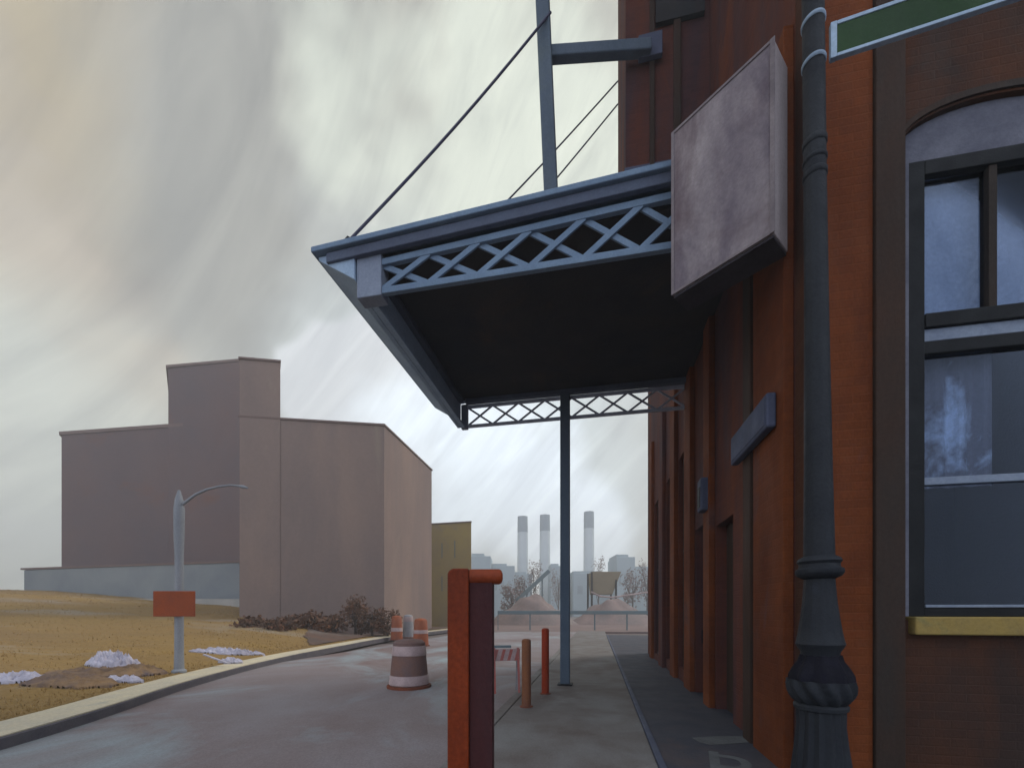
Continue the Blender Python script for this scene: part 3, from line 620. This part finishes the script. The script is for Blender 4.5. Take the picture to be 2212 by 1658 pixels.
for k in range(3):
    for z in (4.2,8.0): 
        p = C+dr_*(2+k*2.6); q = p+dr_*.9; o_ = Vector((.03,0,0)); wf.add([p+o_+Vector((0,0,z)),q+o_+Vector((0,0,z)),q+o_+Vector((0,0,z+1.3)),p+o_+Vector((0,0,z+1.3))],[(0,1,2,3)])
wb = empty('warehouse', (0,0,0), label='darker brownish mauve warehouse with stepped tower behind the grey shed', cat='building')
wa = Vector((-50.3,48,0)); dw = Vector((21.9,-3.2,0)); we = wa+dw*1.07; nb = Vector((3.2,21.9,0)).normalized()*14
PL = [tuple(p)[:2] for p in (wa, we, we+Vector((-7,11,0)), wa+Vector((-8,12,0)))]
MB().prism(PL, 0, 21.3).build('wall', M['wallL'], wb, bevel=.05)
c1 = MB(); cope(c1, PL, 21.3, .35, .2); c1.build('coping', M['cope'], wb)
t0 = wa+dw*.62+Vector((0,-.08,0)); t1 = we+Vector((0,-.08,0))
PL2 = [tuple(p)[:2] for p in (t0, t1, t1+Vector((-5,6.5,0)), t0+Vector((-5,6.5,0)))]
MB().prism(PL2, 0, 27.6).build('tower', M['wallL'], wb, bevel=.05)
c1 = MB(); cope(c1, PL2, 27.6, .25, .2); c1.build('tower_coping', M['cope'], wb)
# long grey shed
sh = empty('shed', (0,0,0), label='long low grey shed with flat roof at the top of the field', cat='shed')
s0 = at(52,40); s1 = at(530,34); s1 = s0+(s1-s0)*1.06; ns = Vector((-(s1-s0).y,(s1-s0).x,0)).normalized()*5
PS = [tuple(p)[:2] for p in (s0,s1,s1+ns,s0+ns)]
MB().prism(PS, [1.2,1.2,1.2,1.2], [5.45,5.55,5.55,5.45]).build('wall', M['shed'], sh, bevel=.02)
c1 = MB(); cope(c1, PS, 5.5, .16, .35); c1.build('roof', M['cope'], sh)
lg = MB(); l0 = at(-60,38.2); l1 = at(517,33.0)
for i in range(20):
    p = l0.lerp(l1,i/20); q = l0.lerp(l1,(i+1)/20); t_ = .55*(1-i/24)
    za, zb_ = hz(1297+4*i/20,p.y), hz(1297+4*(i+1)/20,q.y)
    lg.add([p+Vector((0,0,za-1)),q+Vector((0,0,zb_-1)),q+Vector((0,0,zb_+.30)),p+Vector((0,0,za+.30)),p+Vector((0,.5,za-1)),q+Vector((0,.5,zb_-1)),q+Vector((0,.5,zb_+.30)),p+Vector((0,.5,za+.30))],[(0,1,2,3),(3,2,6,7),(4,7,6,5)])
tag(lg.build('retaining_wall', M['pale']), label='low pale concrete wall along the top of the ochre field', cat='wall')
# yellow block
yb = empty('yellow_building', (0,0,0), label='narrow ochre yellow building beyond the warehouse, behind the red post', cat='building')
y0, y1 = at(905,45.5), at(1018,44)
PY = [tuple(p)[:2] for p in (y0,y1,y1+Vector((-1.2,8,0)),y0+Vector((-1.6,8,0)))]
zt_y = hz(1127,44); MB().prism(PY, -.2, zt_y).build('wall', M['yellow'], yb, bevel=.04)
for (xa,xb,ya,yb_) in ((952,960,1170,1203),(981,990,1166,1203),(952,959,1243,1275),(982,990,1243,1275)):
    p = at(xa,44.35); q = at(xb,44.25); t = MB(); zb1, zt1 = hz(yb_,44.3), hz(ya,44.3)
    fy = y0.lerp(y1,(p.x-y0.x)/(y1.x-y0.x)).y-.03
    o = MB().box(p.x,q.x,fy,fy+.05,zb1,zt1).build('window', M['teal'], yb)
c1 = MB(); cope(c1, PY, zt_y, .12, .08); c1.build('coping', M['cope'], yb)

# ---------------------------------------------------------------- plants: scrub, bushes and trees made of many small leaves and twigs
def crown_mesh(cx, cy, cz, rx, ry, rz, n, sz, seed, mb=None, lump=.45):
    rnd = random.Random(seed); mb = mb or MB()
    cl = [(Vector((rnd.uniform(-.6,.6),rnd.uniform(-.6,.6),rnd.uniform(-.6,.6))), rnd.uniform(.3,lump+.15)) for _ in range(9)]
    for _ in range(n):
        c0, r0 = rnd.choice(cl); v = Vector((rnd.gauss(0,1),rnd.gauss(0,1),rnd.gauss(0,1))).normalized()*r0*rnd.random()**.4+c0
        p = Vector((cx+v.x*rx, cy+v.y*ry, cz+v.z*rz)); s1_ = sz*rnd.uniform(.5,1.4)
        a = Vector((rnd.gauss(0,1),rnd.gauss(0,1),rnd.gauss(0,1))).normalized()*s1_; b = Vector((rnd.gauss(0,1),rnd.gauss(0,1),rnd.gauss(0,1))).normalized()*s1_
        mb.add([p-a*.5,p+b*.45,p+a*.5,p-b*.45],[(0,1,2,3)])
    return mb
def plant(kind, px, py_base, d, z, wpx, hpx, m_leaf, lab, cat, grp, n=700, seed=1, trunk=.28):
    wd = wpx*K*d; ht = hpx*K*d; o = empty(kind, (at(px,d).x, d, z), label=lab, cat=cat, group=grp)
    tr = MB(); rnd = random.Random(seed)
    tr.tube([(0,0,-.1),(rnd.uniform(-.03,.03)*wd,0,ht*.4),(rnd.uniform(-.05,.05)*wd,0,ht*.8)],[wd*.045,wd*.03,wd*.012],7)
    for k in range(6):
        a = k*1.05+rnd.random(); hb = ht*rnd.uniform(.2,.5); tr.tube([(0,0,hb),(math.cos(a)*wd*.2,math.sin(a)*wd*.2,hb+ht*.2),(math.cos(a)*wd*.36,math.sin(a)*wd*.3,hb+ht*.36)],[wd*.022,wd*.014,wd*.005],5)
    tr.build('trunk', M['bark'], o)
    crown_mesh(0,0,ht*(trunk+(1-trunk)*.5),wd*.5,wd*.45,ht*(1-trunk)*.55,n,max(wd,.6)*.075,seed).build('crown', m_leaf, o)
FT = [(1105,1300,62,60,62,'low rounded brown bush left of the canopy column'),
      (1128,1300,66,52,78,'brown tree left of the column between round bush and pointed tree'),
      (1153,1300,66,40,112,'tall pointed brown tree just left of the canopy column'),
      (1292,1300,88,34,132,'slim brown tree beneath the right hand chimney'),
      (1366,1300,80,56,92,'wide grey brown tree near the brick building edge'),
      (1398,1300,70,44,122,'tallest brown tree touching the brick building edge'),
      (1206,1300,95,36,92,'thin grey tree right behind the canopy column')]
for i,(px,pb,d,wp,hp,lab) in enumerate(FT): plant('far_tree', px, pb, d, -.2, wp, hp+22, M['fartree'], lab, 'tree', 'trees beyond the yard', n=750, seed=20+i)
SC = [(560,23.0,70,34),(600,22.6,60,38),(640,24.5,64,32),(682,24.8,58,36),(722,25.5,60,34),(768,26.3,46,92),(805,26.8,44,40),(838,27.4,36,38)]
SL_ = ['low brown scrub clump at the warehouse corner, leftmost of the row','second low brown scrub clump from the warehouse corner','third brown scrub clump along the warehouse foot','middle brown scrub clump along the warehouse foot','brown scrub clump just left of the tall bush','tall dark brown bush against the warehouse wall','brown scrub clump just right of the tall bush','last brown scrub clump before the traffic drums']
for i,(px,d,wp,hp) in enumerate(SC):
    x = at(px,d).x; plant('tall_bush' if hp > 60 else 'scrub_bush', px, 0, d, .0, wp*1.7, hp+(4 if hp > 60 else 22), M['scrub'], SL_[i], 'bush', None if hp > 60 else 'scrub along the warehouse foot', n=1000, seed=60+i, trunk=.02)

# ---------------------------------------------------------------- works and chimneys far off
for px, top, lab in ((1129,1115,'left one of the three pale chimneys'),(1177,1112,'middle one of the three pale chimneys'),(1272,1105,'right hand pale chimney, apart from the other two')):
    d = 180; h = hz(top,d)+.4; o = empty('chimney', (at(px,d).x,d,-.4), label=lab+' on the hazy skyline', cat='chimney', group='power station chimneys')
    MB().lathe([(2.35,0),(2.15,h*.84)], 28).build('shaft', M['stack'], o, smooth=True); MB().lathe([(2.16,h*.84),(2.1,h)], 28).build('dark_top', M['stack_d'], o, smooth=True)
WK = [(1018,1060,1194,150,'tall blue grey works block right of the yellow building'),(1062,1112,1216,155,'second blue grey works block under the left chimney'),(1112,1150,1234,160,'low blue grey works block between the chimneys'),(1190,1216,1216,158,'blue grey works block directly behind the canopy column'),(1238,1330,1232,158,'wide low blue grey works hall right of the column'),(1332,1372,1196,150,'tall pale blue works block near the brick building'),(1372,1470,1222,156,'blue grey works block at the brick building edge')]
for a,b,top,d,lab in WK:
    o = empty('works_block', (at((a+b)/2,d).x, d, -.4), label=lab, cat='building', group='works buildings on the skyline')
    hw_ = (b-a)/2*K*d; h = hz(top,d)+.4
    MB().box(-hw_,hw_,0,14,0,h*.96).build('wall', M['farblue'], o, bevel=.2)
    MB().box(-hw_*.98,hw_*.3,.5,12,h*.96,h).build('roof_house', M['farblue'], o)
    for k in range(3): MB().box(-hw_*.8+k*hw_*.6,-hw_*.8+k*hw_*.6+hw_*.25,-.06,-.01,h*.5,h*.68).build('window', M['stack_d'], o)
# gravel heaps, conveyor and hopper in the yard
def heap(px, d, wpx, top, mt, lab, seed, name='gravel_heap'):
    w_ = wpx*K*d/2; h = hz(top,d)+.15; mb = MB(); n1 = 26; n2 = 10
    vs = [(0,0,h)]
    for j in range(1,n2+1):
        for k in range(n1):
            t = 2*PI*k/n1; r = w_*j/n2; z = h*(1-(j/n2)**1.25)
            nz = mnoise.noise(Vector((math.cos(t)*j*.35+seed,math.sin(t)*j*.35,seed)))
            vs.append((r*(1+.14*nz)*math.cos(t), r*.7*math.sin(t), max(0,z*(1+.35*nz))))
    fs = [(0,1+k,1+(k+1)%n1) for k in range(n1)]
    for j in range(n2-1):
        for k in range(n1): fs.append((1+j*n1+k,1+(j+1)*n1+k,1+(j+1)*n1+(k+1)%n1,1+j*n1+(k+1)%n1))
    mb.add(vs,fs); o = mb.build(name, mt, smooth=True); o.location = (at(px,d).x,d,-.15); tag(o,label=lab,cat='heap',group='heaps in the yard'); return o
heap(1150,58,190,1283,M['gravel'],'broad pinkish gravel heap left of and behind the column',3)
heap(1325,60,200,1292,M['gravel'],'broad pinkish gravel heap under the ochre hopper',9)
cv = empty('conveyor', (at(1150,62).x,62,0), label='slanting grey conveyor rising behind the left gravel heap', cat='conveyor')
cp = [at(px,62,hz(py,62))-at(1150,62) for px,py in ((1112,1300),(1186,1232))]
MB().bar(cp[0],cp[1],.9,.55).build('belt_frame', M['rail'], cv); MB().bar(cp[0].lerp(cp[1],.8)-Vector((0,0,0)),Vector((cp[0].lerp(cp[1],.8).x,0,-.2)),.2,.2).build('leg', M['rail'], cv)
MB().bar(cp[0].lerp(cp[1],.35),Vector((cp[0].lerp(cp[1],.35).x,0,-.2)),.2,.2).build('leg', M['rail'], cv)
hp_ = empty('hopper', (at(1305,64).x,64,-.15), label='pale ochre hopper on dark legs above the right gravel heap', cat='hopper')
kk = K*64; zt2, zb2 = hz(1236,64)+.15, hz(1283,64)+.15
hm = MB(); 
hm.add([(-28*kk,-1.2,zb2),(14*kk,-1.2,zb2),(14*kk,1.2,zb2),(-28*kk,1.2,zb2),(-30*kk,-2,zt2),(30*kk,-2,zt2),(30*kk,2,zt2),(-30*kk,2,zt2)],[(0,3,2,1),(4,5,6,7),(0,1,5,4),(1,2,6,5),(2,3,7,6),(3,0,4,7)])
hm.build('bin', M['ochre'], hp_, bevel=.05)
for sx in (-31,20):
    for sy in (-1.6,1.6): MB().bar((sx*kk,sy,0),(sx*kk,sy,zt2),.25,.25).build('leg', M['dark'], hp_)
MB().tube([(-35*kk,-2.4,zb2+.3),(-15*kk,-2.4,zb2-.35),(10*kk,-2.4,zb2-.5),(40*kk,-2.4,zb2-.2),(90*kk,-2.4,zb2+.3)],.12,8).build('pipe', M['band'], hp_, smooth=True)
# steel rail across the end of the street
gr_ = empty('guard_rail', (at(1075,40).x,40,0), label='blue grey horizontal rail on posts across the end of the street', cat='guard rail')
x1_ = at(1425,40).x-at(1075,40).x
MB().box(0,x1_,-.05,.05,1.36,1.70).build('rail', M['rail'], gr_, bevel=.03)
for k in range(6): MB().box(x1_*k/5-.06+(.06 if k == 0 else 0),x1_*k/5+.06,.055,.17,-.14,1.6).build('post', M['rail'], gr_)

# ---------------------------------------------------------------- litter on the field
def sheet(name, px, d, wm, lm, hm_, mt, lab, cat, seed, rz=0, grp=None, n=44):
    mb = MB(); x0 = at(px,d).x; vs = []
    for i in range(n+1):
        for j in range(n+1):
            u_, v_ = i/n-.5, j/n-.5; r = 1-.25*abs(mnoise.noise(Vector((math.atan2(v_,u_)*1.3,seed,0))))
            x = u_*wm*r; y = v_*lm*r; rx_ = x*math.cos(rz)-y*math.sin(rz); ry_ = x*math.sin(rz)+y*math.cos(rz)
            e_ = max(0, 1-(2*math.hypot(u_,v_))**2)
            q1 = Vector((x*3.1+seed*3, y*3.1, seed)); crs = (1-abs(mnoise.noise(q1))*2.2)*.55+(1-abs(mnoise.noise(q1*2.7))*2)*.3+mnoise.noise(q1*6)*.25
            if mt.name.startswith('rubble'): crs = .5+.5*mnoise.noise(q1*.5)+.30*mnoise.noise(q1*2.2)+.15*mnoise.noise(q1*5)
            z = fh(x0+rx_, d+ry_)+.03 + hm_*max(0, e_**.7*crs) - (.08 if e_ <= 0 else 0)
            vs.append((rx_, ry_, z))
    fs = []
    for i in range(n):
        for j in range(n):
            a = i*(n+1)+j
            if max(abs(i/n-.5),abs(j/n-.5)) <= .5 and math.hypot((i+.5)/n-.5,(j+.5)/n-.5) < .5: fs.append((a,a+n+1,a+n+2,a+1))
    mb.add(vs,fs); o = mb.build(name, mt, smooth=False); o.location = (x0,d,0); tag(o,label=lab,cat=cat,group=grp); return o
sheet('rubble_mound', 235, 10.4, 2.6,1.5,.34,M['rubble'],'dark brown earth mound under the largest pale plastic sheet','mound',5,.2,'rubble mounds on the field')
sheet('rubble_mound', 150, 8.9, 2.2,1.0,.28,M['rubble'],'dark earth mound nearest the kerb at far left','mound',8,-.2,'rubble mounds on the field')
sheet('plastic_sheet', 245, 11.7, 2.0,.8,.50,M['sheet'],'largest crumpled pale lavender sheet, behind the dark mound','plastic sheet',2,-.35,'pale plastic sheets on the field')
sheet('plastic_sheet', 40, 9.1, 1.3,.5,.26,M['sheet'],'crumpled pale sheet at the left edge of the field','plastic sheet',3,.15,'pale plastic sheets on the field')
sheet('plastic_sheet', 270, 9.4, .9,.35,.18,M['sheet'],'small pale scrap of sheet in front of the dark mound','plastic sheet',6,-.1,'pale plastic sheets on the field')
sheet('plastic_sheet', 490, 15.0, 2.6,.5,.26,M['sheet'],'long thin pale sheet right of the street light','plastic sheet',4,.06,'pale plastic sheets on the field')
sheet('plastic_sheet', 498, 12.9, .7,.3,.18,M['sheet'],'small white scrap of sheet lying by the kerb right of the street light','plastic sheet',7,.2,'pale plastic sheets on the field')
pk = MB(); p0 = at(440,12.2); zz0 = fh(p0.x,12.2)
pk.bar((0,0,zz0+.32),(.62,.1,zz0+.06),.10,.035); o = pk.build('plank', M['sheet'], bevel=.005); o.location = (p0.x,12.2,0); tag(o,label='short pale plank leaning in the grass right of the street light',cat='plank')

# ---------------------------------------------------------------- haze
hzb = MB().box(-260,260,-40,420,-1.6,60).build('haze', None) if False else None
me_ = bpy.data.materials.new('haze_air'); me_.use_nodes = True; t = me_.node_tree; t.nodes.clear()
om = t.nodes.new('ShaderNodeOutputMaterial'); pv = t.nodes.new('ShaderNodeVolumePrincipled'); pv.inputs['Color'].default_value = (.97,.99,1,1); pv.inputs['Density'].default_value = .0034; pv.inputs['Anisotropy'].default_value = .2
t.links.new(pv.outputs[0], om.inputs['Volume'])
hzo = MB().box(-335,335,-65,335,-2.0,60).build('haze', me_); tag(hzo, kind='stuff', label='thin pale haze in the air over the street', cat='haze')
